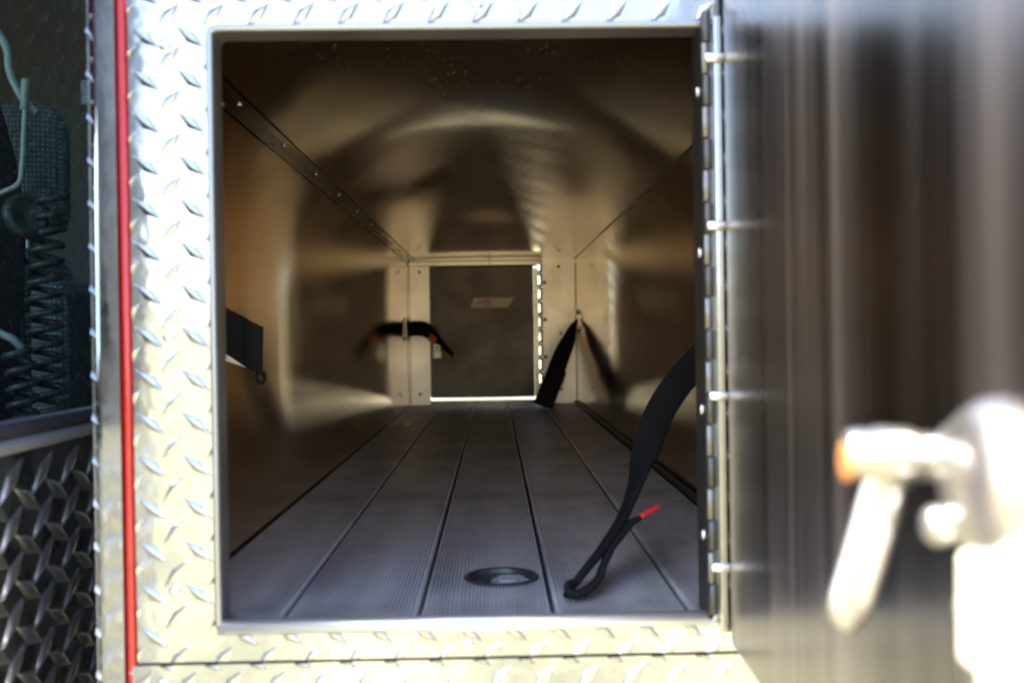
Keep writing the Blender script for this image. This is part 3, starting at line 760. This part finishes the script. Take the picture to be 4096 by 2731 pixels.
# seat seen through the glass
def pillow(x0, x1, y0, y1, z0, z1, r):
    bm = bmesh.new(); bmesh.ops.create_cube(bm, size=1)
    bmesh.ops.scale(bm, vec=(x1 - x0, y1 - y0, z1 - z0), verts=bm.verts); bmesh.ops.translate(bm, vec=((x0 + x1) / 2, (y0 + y1) / 2, (z0 + z1) / 2), verts=bm.verts)
    bmesh.ops.bevel(bm, geom=bm.edges[:] + bm.verts[:], offset=r, segments=5, profile=.5, affect='EDGES')
    V = [tuple(v.co) for v in bm.verts]; F = [tuple(v.index for v in f.verts) for f in bm.faces]; bm.verts.ensure_lookup_table(); bm.free(); return V, F
seat = empty('cab_seat', (-.80, 1.45, -.5), truck)
mk('backrest', pillow(-1.02, -.615, 1.36, 1.52, -.60, .135, .055), 'fabric', seat, True)
mk('side_bolster', pillow(-.622, -.570, 1.33, 1.50, -.60, .085, .024), 'fabric', seat, True)
mk('headrest', pillow(-.735, -.600, 1.38, 1.46, .150, .335, .035), 'fabric', seat, True)
mk('seat_piping', tube(spline([(-.612, 1.350, -.40), (-.612, 1.348, -.1), (-.612, 1.35, .04), (-.622, 1.36, .095), (-.650, 1.365, .125)], 8), .004, 8), 'piping', seat, True)
mk('headrest_post', cyl((-.66, 1.43, .10), (-.66, 1.43, .17), .006), 'steel', seat, True)
# coiled cords and headset
def coil(x, y, z0, z1, r, turns, wr, lean=0.):
    pts = []; n = turns * 12
    for i in range(n + 1):
        t = i / n; a = 2 * math.pi * turns * t
        pts.append((x + lean * math.sin(t * 3.) + r * math.cos(a), y + r * math.sin(a), z0 + (z1 - z0) * t))
    return tube(pts, wr, 6)
c1 = mk('coiled_cord', coil(-.500, 1.145, -.110, .165, .0165, 15, .0042, -.012), 'cord', None, True)
tag(c1, 'long black coiled cord hanging behind the cab window next to the body corner', 'cord')
c2 = mk('coiled_cord', coil(-.520, 1.095, -.115, -.008, .0135, 6, .0042, .006), 'cord', None, True)
tag(c2, 'short dark coiled cord bunched low in front of the seat backrest', 'cord')
mk('lead_wire', tube(spline([(-.512, 1.090, -.006), (-.520, 1.085, .004), (-.540, 1.085, .018), (-.547, 1.085, .06), (-.556, 1.085, .15), (-.558, 1.085, .22)], 8), .0042, 8), 'wire', c2, True)
hs_ = empty('hanging_headset', (-.53, 1.10, .15))
tag(hs_, 'grey radio headset with bent wire microphone arm hanging inside the cab window', 'headset')
mk('headband', tube(spline([(-.545, 1.10, .352), (-.5285, 1.10, .322), (-.5260, 1.10, .300), (-.5210, 1.10, .284), (-.5110, 1.10, .266), (-.4960, 1.10, .250)], 8), .0042, 8), 'wire', hs_, True)
mk('ear_cup', lathe((-.530, 1.13, .140), (.75, -.6, .15), [(0, .020), (.008, .026), (.014, .025), (.018, .020), (.015, .016), (.012, .004)], 28), 'greyplastic', hs_, True)
mk('microphone_arm', tube(spline([(-.504, 1.09, .262), (-.5065, 1.09, .225), (-.509, 1.09, .190), (-.5135, 1.09, .172), (-.533, 1.09, .162)], 8), .0028, 8), 'wire', hs_, True)
mk('microphone_tip', cyl((-.5038, 1.09, .285), (-.5055, 1.09, .252), .0042), 'wire', hs_, True)
bl = mk('seat_belt', ribbon([(-.70, 1.30, .42), (-.66, 1.31, .30), (-.64, 1.325, .16), (-.66, 1.335, -.05), (-.70, 1.34, -.35)], [(1, 0, 0)] * 5, .047, .0016), 'web', None, True)
tag(bl, 'dark seat belt hanging down in front of the cab seat', 'belt')
# small printed tag behind the glass
ctag = mk('printed_tag', box(-.4320, -.4220, 1.060, 1.0608, .2500, .2760), 'cabtrim'); tag(ctag, 'small dark tag with faded teal print behind the cab window by the body corner', 'tag')
rr = random.Random(11)
mk('tag_print', join(*[box(-.4300 + rr.uniform(0, .0015), -.4240 - rr.uniform(0, .002), 1.0590, 1.0598, .2520 + k * .0042, .2545 + k * .0042) for k in range(5)]), 'tealprint', ctag)
